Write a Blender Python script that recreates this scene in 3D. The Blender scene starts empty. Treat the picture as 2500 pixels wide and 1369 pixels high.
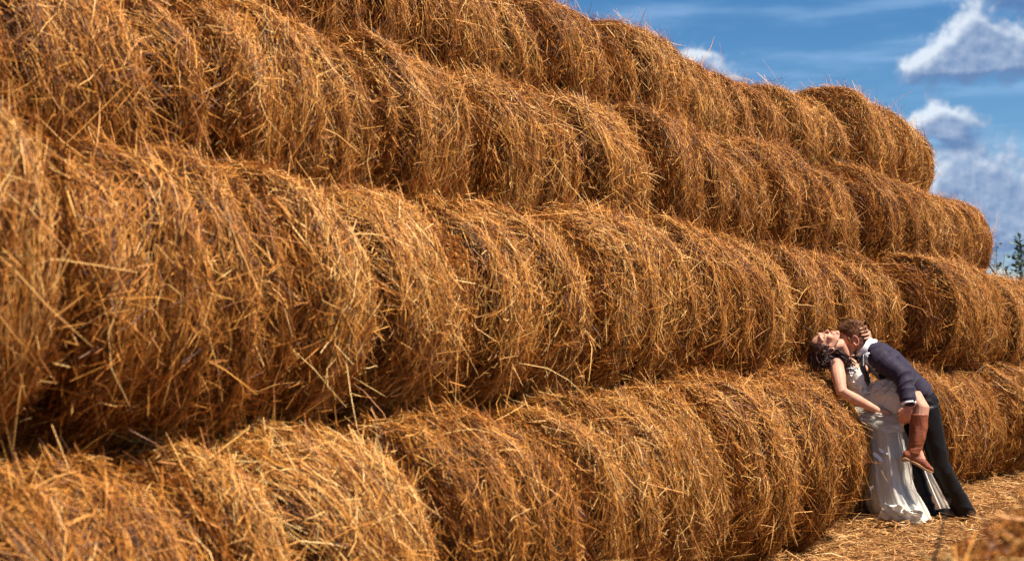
import bpy, bmesh, math, random
import numpy as np
from mathutils import Vector, Matrix, Quaternion

C = bpy.context.scene
COL = C.collection
R_ = math.radians
random.seed(7)

# ------------------------------------------------------------------ camera
TH = R_(34.66)                                   # heading measured from the line of the bale rows (+X)
FWD = Vector((math.cos(TH), math.sin(TH), 0)); RGT = Vector((math.sin(TH), -math.cos(TH), 0)); UP = Vector((0, 0, 1))
EYE = Vector((0, 0, 1.32))
cam = bpy.data.cameras.new('camera'); cam_o = bpy.data.objects.new('camera', cam); COL.objects.link(cam_o)
cam_o.location = EYE
cam_o.rotation_euler = (R_(90), 0, TH - R_(90))
cam.sensor_width = 36.0; cam.lens = 48.96; cam.shift_y = 0.058
cam.clip_start = 0.05; cam.clip_end = 5000
cam.dof.use_dof = True; cam.dof.focus_distance = 10.0; cam.dof.aperture_fstop = 2.6; cam.dof.aperture_blades = 8
C.camera = cam_o

# ------------------------------------------------------------------ world, sun, exposure
SUN_EL = R_(64.0); SUN_AZ = math.atan2(-1.0, 0.06)      # towards the sun, in the XY plane
world = bpy.data.worlds.new('World'); C.world = world; world.use_nodes = True
SKY_STRENGTH = 0.05
def build_world():
    nt = world.node_tree; N = nt.nodes; L = nt.links; N.clear()
    def M(op, a, b=None, c=None, clamp=False):
        n = N.new('ShaderNodeMath'); n.operation = op; n.use_clamp = clamp
        for i, v in enumerate((a, b, c)):
            if v is None: continue
            if isinstance(v, (int, float)): n.inputs[i].default_value = v
            else: L.new(v, n.inputs[i])
        return n.outputs[0]
    def sm(v, lo, hi):
        n = N.new('ShaderNodeMapRange'); n.interpolation_type = 'SMOOTHSTEP'
        L.new(v, n.inputs['Value']); n.inputs['From Min'].default_value = lo; n.inputs['From Max'].default_value = hi
        return n.outputs['Result']
    tc = N.new('ShaderNodeTexCoord')
    sep = N.new('ShaderNodeSeparateXYZ'); L.new(tc.outputs['Generated'], sep.inputs[0])
    az = M('MULTIPLY', M('ARCTAN2', sep.outputs[1], sep.outputs[0]), 57.2958)
    el = M('MULTIPLY', M('ARCSINE', sep.outputs[2]), 57.2958)
    def noise(scale, detail, rough, dx=0.0, dz=0.0, stretch=1.0):
        cb = N.new('ShaderNodeCombineXYZ')
        L.new(M('ADD', az, dx), cb.inputs[0]); L.new(M('MULTIPLY', M('ADD', el, dz), stretch), cb.inputs[1])
        n = N.new('ShaderNodeTexNoise'); n.inputs['Scale'].default_value = scale
        n.inputs['Detail'].default_value = detail; n.inputs['Roughness'].default_value = rough
        L.new(cb.outputs[0], n.inputs['Vector']); return n.outputs['Fac']
    # cumulus heaps: (azimuth, elevation, half width, half height, height bias) in degrees
    heaps = [(16.3, 12.1, 1.2, 1.6), (17.2, 11.1, 1.4, 1.0), (18.3, 10.6, 1.3, .7), (15.6, 11.0, 1.7, 1.3), (14.0, 11.0, 1.6, 1.0), (12.4, 11.2, 1.5, 1.1),
             (17.75, 8.75, .9, .85), (18.4, 8.4, .95, .55), (17.0, 8.4, .9, .6),
             (16.9, 6.0, 1.7, 2.4), (15.2, 5.4, 2.1, 2.7), (13.2, 4.4, 2.4, 2.5), (17.6, 4.0, 1.2, 2.8),
             (26.1, 10.7, .75, .8), (27.0, 11.2, .8, .8), (25.5, 10.2, .55, .6), (27.9, 11.0, .9, 1.0),
             
             (44, 9, 4, 1.6), (48, 10, 3, 1.6), (4, 8, 4, 2), (1, 9, 3, 2), (-12, 14, 5, 2.2), (-9, 16, 3, 2), (70, 12, 6, 2.2), (75, 14, 4, 2),
             (-40, 12, 6, 2.4), (-70, 20, 7, 3), (-110, 14, 7, 3), (-150, 18, 8, 3), (110, 14, 7, 3), (150, 12, 8, 2.6), (-33, 30, 7, 4), (60, 34, 8, 4)]
    nz = noise(1.25, 8, .56)
    nz2 = noise(2.2, 6, .5, 1.7, 5.2)
    def dens(dz, nn, dx=0.0):
        d = None
        for a, e, w, h in heaps:
            u = M('MULTIPLY', M('ADD', az, -a + dx), 1 / w); v = M('MULTIPLY', M('ADD', el, -e + dz), 1 / h)
            q = M('EXPONENT', M('MULTIPLY', M('ADD', M('MULTIPLY', u, u), M('MULTIPLY', v, v)), -1.3))
            d = q if d is None else M('ADD', d, q)
        d = M('SUBTRACT', M('MINIMUM', d, 1.25), .5)
        return d if nn is None else M('ADD', d, M('MULTIPLY', M('SUBTRACT', nn, .5), 2.3))
    D0 = dens(0.0, nz); E0 = dens(0.0, None); E1 = dens(.42, None, .26)
    mask = sm(D0, -.18, .62)
    top = M('ADD', M('MULTIPLY', M('SUBTRACT', E0, E1), .75), M('MULTIPLY', M('SUBTRACT', D0, dens(.20, noise(1.25, 8, .56, .12, .20), .12)), .28))
    litf = M('ADD', M('MULTIPLY', top, 1.35), M('MULTIPLY', M('SUBTRACT', nz2, .5), .8))
    litf = M('ADD', litf, .31, clamp=True)
    cirrus = M('MULTIPLY', sm(noise(.16, 4, .5, 3.1, 0, 6.0), .42, .76), .30)
    haze_low = M('MULTIPLY', sm(el, 7.0, 0.5), .14)
    cr = N.new('ShaderNodeValToRGB'); L.new(litf, cr.inputs[0])
    cr.color_ramp.elements[0].color = (.075, .125, .235, 1); cr.color_ramp.elements[1].color = (.40, .44, .49, 1)
    e = cr.color_ramp.elements.new(.45); e.color = (.185, .235, .33, 1)
    sky = N.new('ShaderNodeTexSky'); sky.sky_type = 'NISHITA'; sky.sun_disc = False
    sky.sun_elevation = SUN_EL; sky.sun_rotation = math.atan2(math.cos(SUN_AZ), math.sin(SUN_AZ))
    sky.altitude = 300; sky.air_density = 1.0; sky.dust_density = .1; sky.ozone_density = 4.0
    hs = N.new('ShaderNodeHueSaturation'); hs.inputs['Saturation'].default_value = 1.3; L.new(sky.outputs[0], hs.inputs['Color'])
    bg = N.new('ShaderNodeBackground'); L.new(hs.outputs[0], bg.inputs[0]); bg.inputs[1].default_value = SKY_STRENGTH
    bgc = N.new('ShaderNodeBackground'); L.new(cr.outputs[0], bgc.inputs[0]); bgc.inputs[1].default_value = .95
    bgi = N.new('ShaderNodeBackground'); bgi.inputs[0].default_value = (.30, .42, .58, 1); bgi.inputs[1].default_value = .9
    m1 = N.new('ShaderNodeMixShader'); L.new(M('ADD', cirrus, haze_low, clamp=True), m1.inputs[0]); L.new(bg.outputs[0], m1.inputs[1]); L.new(bgi.outputs[0], m1.inputs[2])
    # one heavier grey-blue cloud high on the right
    u = M('MULTIPLY', M('ADD', az, -14.7), 1 / 1.5); v = M('MULTIPLY', M('ADD', el, -13.1), 1 / 1.0)
    dk = M('EXPONENT', M('MULTIPLY', M('ADD', M('MULTIPLY', u, u), M('MULTIPLY', v, v)), -1.0))
    dk = sm(M('ADD', dk, M('MULTIPLY', M('SUBTRACT', nz, .5), 1.3)), .25, .85)
    bgd = N.new('ShaderNodeBackground'); bgd.inputs[0].default_value = (.052, .105, .22, 1); bgd.inputs[1].default_value = .95
    m3 = N.new('ShaderNodeMixShader'); L.new(M('MULTIPLY', dk, .85), m3.inputs[0]); L.new(m1.outputs[0], m3.inputs[1]); L.new(bgd.outputs[0], m3.inputs[2]); m1 = m3
    m2 = N.new('ShaderNodeMixShader'); L.new(M('MULTIPLY', mask, .93), m2.inputs[0]); L.new(m1.outputs[0], m2.inputs[1]); L.new(bgc.outputs[0], m2.inputs[2])
    out = N.new('ShaderNodeOutputWorld'); L.new(m2.outputs[0], out.inputs[0])
build_world()
world.cycles.sampling_method = 'MANUAL'; world.cycles.sample_map_resolution = 512

sun = bpy.data.lights.new('sun', 'SUN'); sun.energy = 5.0; sun.angle = R_(.53); sun.color = (1.0, .93, .82)
sun_o = bpy.data.objects.new('sun', sun); COL.objects.link(sun_o)
sdir = Vector((math.cos(SUN_EL) * math.cos(SUN_AZ), math.cos(SUN_EL) * math.sin(SUN_AZ), math.sin(SUN_EL)))
sun_o.rotation_euler = sdir.to_track_quat('Z', 'Y').to_euler()
sun_o.location = sdir * 60

vs = C.view_settings
C.display_settings.display_device = 'sRGB'
vs.view_transform = 'Standard'; vs.look = 'None'; vs.gamma = 1.0; vs.use_curve_mapping = False; vs.exposure = 1.08
C.cycles.max_bounces = 6; C.cycles.diffuse_bounces = 1; C.cycles.glossy_bounces = 2; C.cycles.transparent_max_bounces = 16
C.cycles.transmission_bounces = 3
C.cycles.use_denoising = True; C.cycles.denoiser = 'OPENIMAGEDENOISE'; C.cycles.denoising_input_passes = 'RGB_ALBEDO_NORMAL'; C.cycles.denoising_prefilter = 'NONE'; C.cycles.use_light_tree = False

# ------------------------------------------------------------------ materials
def mat_new(name):
    m = bpy.data.materials.new(name); m.use_nodes = True
    nt = m.node_tree; nt.nodes.clear()
    return m, nt.nodes, nt.links
def out_of(N, L, sh):
    o = N.new('ShaderNodeOutputMaterial'); L.new(sh, o.inputs[0])

def straw_material(name, cols, transl=.06, rough=.5, spec=.20):
    m, N, L = mat_new(name)
    at = N.new('ShaderNodeAttribute'); at.attribute_name = 'shade'
    oi = N.new('ShaderNodeObjectInfo')
    ad = N.new('ShaderNodeMath'); ad.operation = 'MULTIPLY_ADD'; L.new(oi.outputs['Random'], ad.inputs[0]); ad.inputs[1].default_value = .16; ad.inputs[2].default_value = -.08
    s = N.new('ShaderNodeMath'); s.operation = 'ADD'; s.use_clamp = True; L.new(at.outputs['Fac'], s.inputs[0]); L.new(ad.outputs[0], s.inputs[1])
    cr = N.new('ShaderNodeValToRGB'); L.new(s.outputs[0], cr.inputs[0])
    el = cr.color_ramp.elements
    el[0].position = cols[0][0]; el[0].color = (*cols[0][1], 1); el[1].position = cols[-1][0]; el[1].color = (*cols[-1][1], 1)
    for p, c in cols[1:-1]:
        e = el.new(p); e.color = (*c, 1)
    p = N.new('ShaderNodeBsdfPrincipled'); L.new(cr.outputs[0], p.inputs['Base Color'])
    p.inputs['Roughness'].default_value = rough; p.inputs['Specular IOR Level'].default_value = spec
    t = N.new('ShaderNodeBsdfTranslucent'); L.new(cr.outputs[0], t.inputs[0])
    mx = N.new('ShaderNodeMixShader'); mx.inputs[0].default_value = transl
    L.new(p.outputs[0], mx.inputs[1]); L.new(t.outputs[0], mx.inputs[2])
    out_of(N, L, mx.outputs[0]); return m

def noise_material(name, c1, c2, scale=8, rough=.9, bump=.0, bscale=40, stretch=(1, 1, 1), spec=.2, sheen=0.0):
    m, N, L = mat_new(name)
    tc = N.new('ShaderNodeTexCoord'); mp = N.new('ShaderNodeMapping'); L.new(tc.outputs['Object'], mp.inputs[0]); mp.inputs['Scale'].default_value = stretch
    n = N.new('ShaderNodeTexNoise'); L.new(mp.outputs[0], n.inputs['Vector']); n.inputs['Scale'].default_value = scale; n.inputs['Detail'].default_value = 5
    cr = N.new('ShaderNodeValToRGB'); L.new(n.outputs['Fac'], cr.inputs[0])
    cr.color_ramp.elements[0].position = .3; cr.color_ramp.elements[0].color = (*c1, 1)
    cr.color_ramp.elements[1].position = .7; cr.color_ramp.elements[1].color = (*c2, 1)
    p = N.new('ShaderNodeBsdfPrincipled'); L.new(cr.outputs[0], p.inputs['Base Color'])
    p.inputs['Roughness'].default_value = rough; p.inputs['Specular IOR Level'].default_value = spec
    if sheen: p.inputs['Sheen Weight'].default_value = sheen
    if bump:
        b = N.new('ShaderNodeBump'); b.inputs['Strength'].default_value = bump; b.inputs['Distance'].default_value = .01
        n2 = N.new('ShaderNodeTexNoise'); L.new(mp.outputs[0], n2.inputs['Vector']); n2.inputs['Scale'].default_value = bscale; n2.inputs['Detail'].default_value = 4
        L.new(n2.outputs['Fac'], b.inputs['Height']); L.new(b.outputs[0], p.inputs['Normal'])
    out_of(N, L, p.outputs[0]); return m

HAY = [(0.0, (.020, .005, .0015)), (.30, (.105, .029, .005)), (.58, (.43, .143, .020)), (.80, (.72, .32, .064)), (1.0, (.86, .54, .20))]
M_STRAW = straw_material('straw', HAY)
M_CORE = noise_material('hay_core', (.022, .007, .002), (.16, .055, .012), scale=34, bump=1.0, bscale=90, stretch=(7, 1, 1))  # dull inner hay, coloured darker so gaps between the stems read as shade
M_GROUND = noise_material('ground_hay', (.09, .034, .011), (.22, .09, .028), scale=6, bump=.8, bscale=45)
M_LITTER = straw_material('litter', [(0, (.06, .02, .006)), (.4, (.28, .115, .030)), (.8, (.56, .28, .09)), (1, (.78, .47, .19))])

def skin_material(name, col, red):
    m, N, L = mat_new(name)
    tc = N.new('ShaderNodeTexCoord'); n = N.new('ShaderNodeTexNoise'); L.new(tc.outputs['Object'], n.inputs['Vector']); n.inputs['Scale'].default_value = 14; n.inputs['Detail'].default_value = 4
    cr = N.new('ShaderNodeValToRGB'); L.new(n.outputs['Fac'], cr.inputs[0])
    cr.color_ramp.elements[0].position = .35; cr.color_ramp.elements[0].color = (*red, 1); cr.color_ramp.elements[1].position = .68; cr.color_ramp.elements[1].color = (*col, 1)
    p = N.new('ShaderNodeBsdfPrincipled'); L.new(cr.outputs[0], p.inputs['Base Color'])
    p.inputs['Roughness'].default_value = .6; p.inputs['Specular IOR Level'].default_value = .25
    p.inputs['Subsurface Weight'].default_value = .12; p.inputs['Subsurface Radius'].default_value = (.012, .005, .003); p.inputs['Subsurface Scale'].default_value = 1.0
    out_of(N, L, p.outputs[0]); return m
M_SKIN_W = skin_material('skin_bride', (.60, .31, .20), (.52, .24, .155))
M_SKIN_M = skin_material('skin_groom', (.50, .225, .135), (.42, .165, .10))
M_HAIR_W = noise_material('hair_bride', (.018, .007, .005), (.085, .030, .018), scale=60, rough=.38, bump=.3, bscale=160, spec=.45)
M_HAIR_M = noise_material('hair_groom', (.060, .022, .009), (.20, .082, .034), scale=90, rough=.6, bump=.4, bscale=220, spec=.12)
M_SUIT = noise_material('suit_wool', (.014, .009, .021), (.024, .016, .034), scale=120, rough=.7, bump=.1, bscale=400, spec=.2, sheen=.08)
M_LAPEL = noise_material('lapel_satin', (.006, .005, .009), (.010, .009, .014), scale=60, rough=.35, spec=.5)
M_TROU = noise_material('trouser_wool', (.0045, .0030, .0026), (.008, .0058, .005), scale=120, rough=.5, spec=.18)
M_SHOE = noise_material('shoe_leather', (.010, .007, .006), (.018, .012, .010), scale=20, rough=.3, spec=.5)
M_SHIRT = noise_material('shirt_cotton', (.76, .74, .72), (.82, .80, .78), scale=50, rough=.8)
M_LIPS = noise_material('lips', (.38, .10, .085), (.46, .14, .11), scale=30, rough=.4)
M_DARK = noise_material('lash', (.02, .009, .006), (.035, .016, .010), scale=50, rough=.6)
M_BOOT = noise_material('boot_leather', (.17, .042, .016), (.32, .095, .040), scale=26, rough=.34, bump=.35, bscale=90, spec=.5)
M_SOLE = noise_material('boot_sole', (.30, .15, .07), (.42, .22, .11), scale=30, rough=.6)
M_SATIN = noise_material('dress_satin', (.66, .59, .50), (.78, .72, .63), scale=22, rough=.5, bump=.3, bscale=60, spec=.4)
M_PETAL = noise_material('petal_satin', (.74, .70, .65), (.80, .77, .73), scale=30, rough=.42, spec=.45)
M_TWIG = noise_material('twig_bark', (.030, .022, .016), (.06, .045, .03), scale=20, rough=.9)
M_ROPE = noise_material('rope', (.04, .035, .03), (.08, .07, .06), scale=60, rough=.8)
def tulle_material(name, dens):
    m, N, L = mat_new(name)
    tc = N.new('ShaderNodeTexCoord'); mp = N.new('ShaderNodeMapping'); L.new(tc.outputs['Object'], mp.inputs[0]); mp.inputs['Scale'].default_value = (1, 1, .12)
    n = N.new('ShaderNodeTexNoise'); L.new(mp.outputs[0], n.inputs['Vector']); n.inputs['Scale'].default_value = 38; n.inputs['Detail'].default_value = 4
    cr = N.new('ShaderNodeValToRGB'); L.new(n.outputs['Fac'], cr.inputs[0])
    cr.color_ramp.elements[0].color = (.84, .74, .61, 1); cr.color_ramp.elements[1].color = (.93, .87, .77, 1)
    p = N.new('ShaderNodeBsdfDiffuse'); L.new(cr.outputs[0], p.inputs[0])
    t = N.new('ShaderNodeBsdfTranslucent'); L.new(cr.outputs[0], t.inputs[0])
    mx = N.new('ShaderNodeMixShader'); mx.inputs[0].default_value = .2; L.new(p.outputs[0], mx.inputs[1]); L.new(t.outputs[0], mx.inputs[2])
    if dens >= 1: out_of(N, L, mx.outputs[0]); return m
    lw = N.new('ShaderNodeLayerWeight'); lw.inputs[0].default_value = .45
    a = N.new('ShaderNodeMath'); a.operation = 'MULTIPLY_ADD'; a.use_clamp = True; L.new(lw.outputs['Facing'], a.inputs[0]); a.inputs[1].default_value = .5; a.inputs[2].default_value = dens
    tr = N.new('ShaderNodeBsdfTransparent')
    m2 = N.new('ShaderNodeMixShader'); L.new(a.outputs[0], m2.inputs[0]); L.new(tr.outputs[0], m2.inputs[1]); L.new(mx.outputs[0], m2.inputs[2])
    out_of(N, L, m2.outputs[0]); return m
M_TULLE = tulle_material('tulle', .30)
M_LINING = tulle_material('lining', 1)
def leaf_material():
    m, N, L = mat_new('leaf')
    oi = N.new('ShaderNodeAttribute'); oi.attribute_name = 'shade'
    cr = N.new('ShaderNodeValToRGB'); L.new(oi.outputs['Fac'], cr.inputs[0])
    cr.color_ramp.elements[0].color = (.018, .034, .016, 1); cr.color_ramp.elements[1].color = (.05, .085, .03, 1)
    p = N.new('ShaderNodeBsdfPrincipled'); L.new(cr.outputs[0], p.inputs['Base Color']); p.inputs['Roughness'].default_value = .5
    t = N.new('ShaderNodeBsdfTranslucent'); L.new(cr.outputs[0], t.inputs[0])
    mx = N.new('ShaderNodeMixShader'); mx.inputs[0].default_value = .25; L.new(p.outputs[0], mx.inputs[1]); L.new(t.outputs[0], mx.inputs[2])
    out_of(N, L, mx.outputs[0]); return m
M_LEAF = leaf_material()

# ------------------------------------------------------------------ tagging and mesh helpers
def tag(o, label=None, cat=None, group=None, kind=None):
    if label: o['label'] = label
    if cat: o['category'] = cat
    if group: o['group'] = group
    if kind: o['kind'] = kind
    return o
def link(name, me, parent=None, mat=None):
    o = bpy.data.objects.new(name, me); COL.objects.link(o)
    if parent: o.parent = parent
    if mat is not None and me is not None and not me.materials: me.materials.append(mat)
    return o
def np_mesh(name, V, F, smooth=True):
    V = np.ascontiguousarray(V, dtype=np.float32); F = np.ascontiguousarray(F, dtype=np.int32)
    k = F.shape[1]; me = bpy.data.meshes.new(name)
    me.vertices.add(len(V)); me.vertices.foreach_set('co', V.ravel())
    me.loops.add(F.size); me.loops.foreach_set('vertex_index', F.ravel())
    me.polygons.add(len(F)); me.polygons.foreach_set('loop_start', np.arange(0, F.size, k, dtype=np.int32))
    if smooth: me.polygons.foreach_set('use_smooth', np.ones(len(F), dtype=bool))
    me.update(calc_edges=True); return me
def grid_faces(n, m, wrap=False):
    i = np.arange(n - 1)[:, None]; j = np.arange(m if wrap else m - 1)[None, :]; j2 = (j + 1) % m
    return np.stack([i * m + j, i * m + j2, (i + 1) * m + j2, (i + 1) * m + j], -1).reshape(-1, 4)

def vnoise(x, y, seed, per=None):
    """smooth value noise on a random lattice; y repeats every `per` cells when given"""
    g = np.random.RandomState(seed).rand(64, per or 64)
    xi = np.floor(x).astype(int); yi = np.floor(y).astype(int); fx = x - xi; fy = y - yi
    fx = fx * fx * (3 - 2 * fx); fy = fy * fy * (3 - 2 * fy); p = per or 64
    a = g[xi % 64, yi % p]; b = g[(xi + 1) % 64, yi % p]; c = g[xi % 64, (yi + 1) % p]; d = g[(xi + 1) % 64, (yi + 1) % p]
    return a * (1 - fx) * (1 - fy) + b * fx * (1 - fy) + c * (1 - fx) * fy + d * fx * fy

def ribbons(name, P, W, Nrm, roll, shade):
    """P (n,k,3) stem paths; W widths; Nrm (n,3) surface normals; roll angle about the stem -> flat bent stems as one mesh"""
    n, k, _ = P.shape
    T = P[:, -1] - P[:, 0]; T /= np.linalg.norm(T, axis=1, keepdims=True) + 1e-9
    S = np.cross(T, Nrm); S /= np.linalg.norm(S, axis=1, keepdims=True) + 1e-9
    Q = np.cross(S, T)
    B = S * np.cos(roll)[:, None] + Q * np.sin(roll)[:, None]
    tap = np.interp(np.linspace(0, 1, k), [0, .15, .8, 1], [.75, 1, .9, .45])
    off = B[:, None, :] * (W[:, None] * .5 * tap[None])[:, :, None]
    V = np.stack([P - off, P + off], 2).reshape(-1, 3)
    base = (np.arange(n) * (2 * k))[:, None]; j = np.arange(k - 1)[None] * 2
    F = np.stack([base + j, base + j + 1, base + j + 3, base + j + 2], -1).reshape(-1, 4)
    me = np_mesh(name, V, F)
    a = me.attributes.new('shade', 'FLOAT', 'POINT'); a.data.foreach_set('value', np.repeat(shade, 2 * k).astype(np.float32))
    return me

# ------------------------------------------------------------------ setting: ground
def ground():
    n = 90
    ax = np.concatenate([np.linspace(-2500, -30, 14), np.linspace(-20, 40, n), np.linspace(60, 2500, 14)])
    ay = np.concatenate([np.linspace(-2500, -30, 14), np.linspace(-20, 40, n), np.linspace(60, 2500, 14)])
    X, Y = np.meshgrid(ax, ay, indexing='ij')
    Z = -.03 + .05 * (vnoise(X * .7 + 100, Y * .7 + 100, 5) - .5)
    near = (np.abs(X - 10) < 32) & (np.abs(Y - 10) < 32)
    Z = np.where(near, Z, -.05)
    me = np_mesh('ground', np.stack([X, Y, Z], -1).reshape(-1, 3), grid_faces(len(ax), len(ay)))
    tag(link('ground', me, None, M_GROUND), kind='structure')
ground()
def litter_h(X, Y):
    """loose straw lies a little deeper along the foot of the stack"""
    return .012 + .045 * np.exp(-((X - 10.2) / 1.6) ** 2 - ((Y - 3.3) / .8) ** 2) + .07 * np.exp(-((Y - 3.75) / .35) ** 2) * (vnoise(X * 1.6 + 50, Y * 1.6 + 50, 8) + .3) + .05 * np.clip(vnoise(X * 3.1 + 50, Y * 3.1 + 50, 12) - .45, 0, 1)
def litter():
    rng = np.random.RandomState(21)
    def lay(n, x0, x1, y0, y1, lmin, lmax, w):
        X = rng.uniform(x0, x1, n); Y = rng.uniform(y0, y1, n)
        ln = rng.uniform(lmin, lmax, n) * rng.uniform(.5, 1, n); a = rng.uniform(0, 2 * np.pi, n); tilt = rng.normal(.0, .16, n)
        d = np.stack([np.cos(a) * np.cos(tilt), np.sin(a) * np.cos(tilt), np.sin(tilt)], 1)
        t = np.linspace(-.5, .5, 3)
        Pc = np.stack([X, Y, litter_h(X, Y) * rng.uniform(.1, 1.05, n) + np.abs(tilt) * ln * .35], 1)
        P = Pc[:, None] + d[:, None] * (t[None, :, None] * ln[:, None, None])
        P[:, 1, :] += rng.normal(0, .012, (n, 3)) * (ln[:, None] / .2)
        return P, rng.uniform(.6, 1.3, n) * w, np.tile([0, 0, 1.0], (n, 1)), rng.normal(0, .6, n), np.clip(rng.normal(.52, .28, n), 0, 1)
    A = lay(50000, 6.5, 15.5, 1.9, 4.0, .04, .20, .0046); B = lay(16000, 0, 22, -1.0, 4.2, .08, .3, .006)
    me = ribbons('straw_litter', *[np.concatenate(q) for q in zip(A, B)])
    tag(link('straw_litter', me, None, M_LITTER), 'loose golden straw strewn over the ground at the foot of the stacked bales', 'straw litter', kind='stuff')
litter()

# ------------------------------------------------------------------ hay bales
BR, BL = .536, 1.08
def bale_field(seed):
    def hf(x, th):
        w = x * 6.2 + 40 + .9 * vnoise(x * 1.5 + 9, th / (2 * np.pi) * 3, seed + 4, 3)
        ring = vnoise(w, 0 * th, seed + 5, 1); furrow = np.clip((.36 - ring) / .30, 0, 1)
        u = th / (2 * np.pi)
        rope = vnoise(x * 8.0 + 9 + 1.2 * vnoise(x * 2 + 5, u * 6, seed + 3, 6), u * 4, seed, 4)
        lump = vnoise(x * 3.1 + 20, u * 11, seed + 1, 11); fine = vnoise(x * 16 + 7, u * 38, seed + 2, 38)
        return -.115 * furrow + .045 * (ring - .5) + .085 * (rope - .55) + .075 * (lump - .5) + .024 * (fine - .5)
    return hf
def rp(x, L=BL):
    e = np.clip((np.abs(x) - (L / 2 - .12)) / .12, 0, 1)
    return BR + .008 - .145 * e ** 2.2
def bale_core(seed):
    hf = bale_field(seed); nx, nt = 40, 96
    xs = np.linspace(-BL / 2, BL / 2, nx); th = np.linspace(0, 2 * np.pi, nt, endpoint=False)
    X, T = np.meshgrid(xs, th, indexing='ij'); r = rp(X) + hf(X, T) - .055
    V = np.stack([X, r * np.cos(T), r * np.sin(T)], -1).reshape(-1, 3)
    rings = [V.reshape(nx, nt, 3)]
    lo = [np.stack([np.full(nt, -BL / 2 + .01 * k), rr * np.cos(th), rr * np.sin(th)], 1) for k, rr in ((1, .22), (2, .004))][::-1]
    hi = [np.stack([np.full(nt, BL / 2 - .01 * k), rr * np.cos(th), rr * np.sin(th)], 1) for k, rr in ((1, .22), (2, .004))]
    A = np.concatenate([np.stack(lo), rings[0], np.stack(hi)], 0)
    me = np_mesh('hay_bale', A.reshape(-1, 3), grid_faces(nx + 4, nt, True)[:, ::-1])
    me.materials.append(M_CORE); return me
def bale_straw(seed, n):
    rng = np.random.RandomState(seed * 13 + 5); hf = bale_field(seed)
    n1, n2, n3, n4 = int(n * .63), int(n * .25), int(n * .012), int(n * .15)
    t4 = np.linspace(-.5, .5, 4)[None]
    out = []
    def spots(cnt):
        """stems grow thick on the swaths of the roll and sparse in the furrows between them"""
        m = int(cnt * 2.6); x = rng.uniform(-BL / 2, BL / 2, m); th = rng.uniform(0, 2 * np.pi, m)
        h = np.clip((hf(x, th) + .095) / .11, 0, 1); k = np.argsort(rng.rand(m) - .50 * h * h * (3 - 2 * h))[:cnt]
        return x[k], th[k]
    # stems wound round the bale
    x0, th0 = spots(n1); u0 = th0 / (2 * np.pi)
    ln = np.clip(rng.lognormal(-1.62, .45, n1), .06, .5)
    al = .95 * (vnoise(x0 * 2.3 + 30, u0 * 9, seed + 7, 9) - .5) + rng.normal(0, .17, n1) * (1 + 1.8 * (rng.rand(n1) < .25))
    off = .008 - .070 * rng.rand(n1) ** 1.2; lift = np.where(rng.rand(n1) < .35, np.abs(rng.normal(0, .016, n1)), 0)
    side = np.sign(rng.randn(n1))
    tt = t4 * ln[:, None]
    kk = np.where(rng.rand(n1) < .25, rng.normal(0, .12, n1), 0)[:, None] * ln[:, None] * np.abs(t4 - .1)
    bend = kk + rng.normal(0, .07, n1)[:, None] * ln[:, None] * (4 * t4 ** 2)
    X = x0[:, None] + tt * np.sin(al)[:, None] + bend
    X = np.clip(X, -BL / 2 - .03, BL / 2 + .03)
    T = th0[:, None] + tt * np.cos(al)[:, None] / BR
    r = rp(np.clip(X, -BL / 2, BL / 2)) + (.6 * hf(X, T) + .4 * hf(x0, th0)[:, None]) + off[:, None] + lift[:, None] * np.clip(2 * t4 * side[:, None], 0, 1) ** 2 * 3
    P = np.stack([X, r * np.cos(T), r * np.sin(T)], -1)
    Nn = np.stack([0 * th0, np.cos(th0), np.sin(th0)], 1)
    out.append((P, rng.uniform(.0016, .0038, n1), Nn, rng.normal(0, .5, n1), np.clip(np.where(rng.rand(n1) < .46, rng.normal(.25, .13, n1), rng.normal(.71, .14, n1)), 0, 1)))
    # jumbled stems lying any way on the skin, and a few standing off it
    for cnt, tl, lm, o1 in ((n2, .17, -2.0, .014), (n3, .5, -1.6, .02)):
        x0, th0 = spots(cnt); u0 = th0 / (2 * np.pi)
        # gathered in drifts
        keep = vnoise(x0 * 4 + 11, u0 * 13, seed + 9, 13)
        ln = np.clip(rng.lognormal(lm, .45, cnt), .05, .5)
        a = rng.uniform(0, 2 * np.pi, cnt); tilt = rng.normal(0, tl, cnt) * (.5 + keep) if tl < .3 else np.abs(rng.normal(.25, .25, cnt))
        er = np.stack([0 * th0, np.cos(th0), np.sin(th0)], 1); et = np.stack([0 * th0, -np.sin(th0), np.cos(th0)], 1); ex = np.tile([1.0, 0, 0], (cnt, 1))
        d = (ex * np.cos(a)[:, None] * .8 + et * np.sin(a)[:, None]); d /= np.linalg.norm(d, axis=1, keepdims=True)
        d = d * np.cos(tilt)[:, None] + er * np.sin(tilt)[:, None]
        r0 = rp(x0) + hf(x0, th0) + rng.uniform(-.05, o1, cnt)
        base = ex * x0[:, None] + er * r0[:, None]
        sh = t4 if tl < .3 else t4 + .42
        P = base[:, None] + d[:, None] * (sh * ln[:, None])[:, :, None]
        kink = rng.normal(0, .05, (cnt, 3)) * ln[:, None]; P[:, 1] += kink; P[:, 2] += kink * rng.uniform(-.3, 1, (cnt, 1))
        if tl < .3: P += er[:, None] * (-(t4 * ln[:, None]) ** 2 / (2 * BR))[:, :, None] * np.abs(np.sin(a))[:, None, None]
        P[:, :, 0] = np.clip(P[:, :, 0], -BL / 2 - .06, BL / 2 + .06)
        out.append((P, rng.uniform(.0016, .0040, cnt), er, rng.normal(0, .65, cnt), np.clip(np.where(rng.rand(cnt) < .35, rng.normal(.30, .14, cnt), rng.normal(.72, .15, cnt)), 0, 1)))
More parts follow.
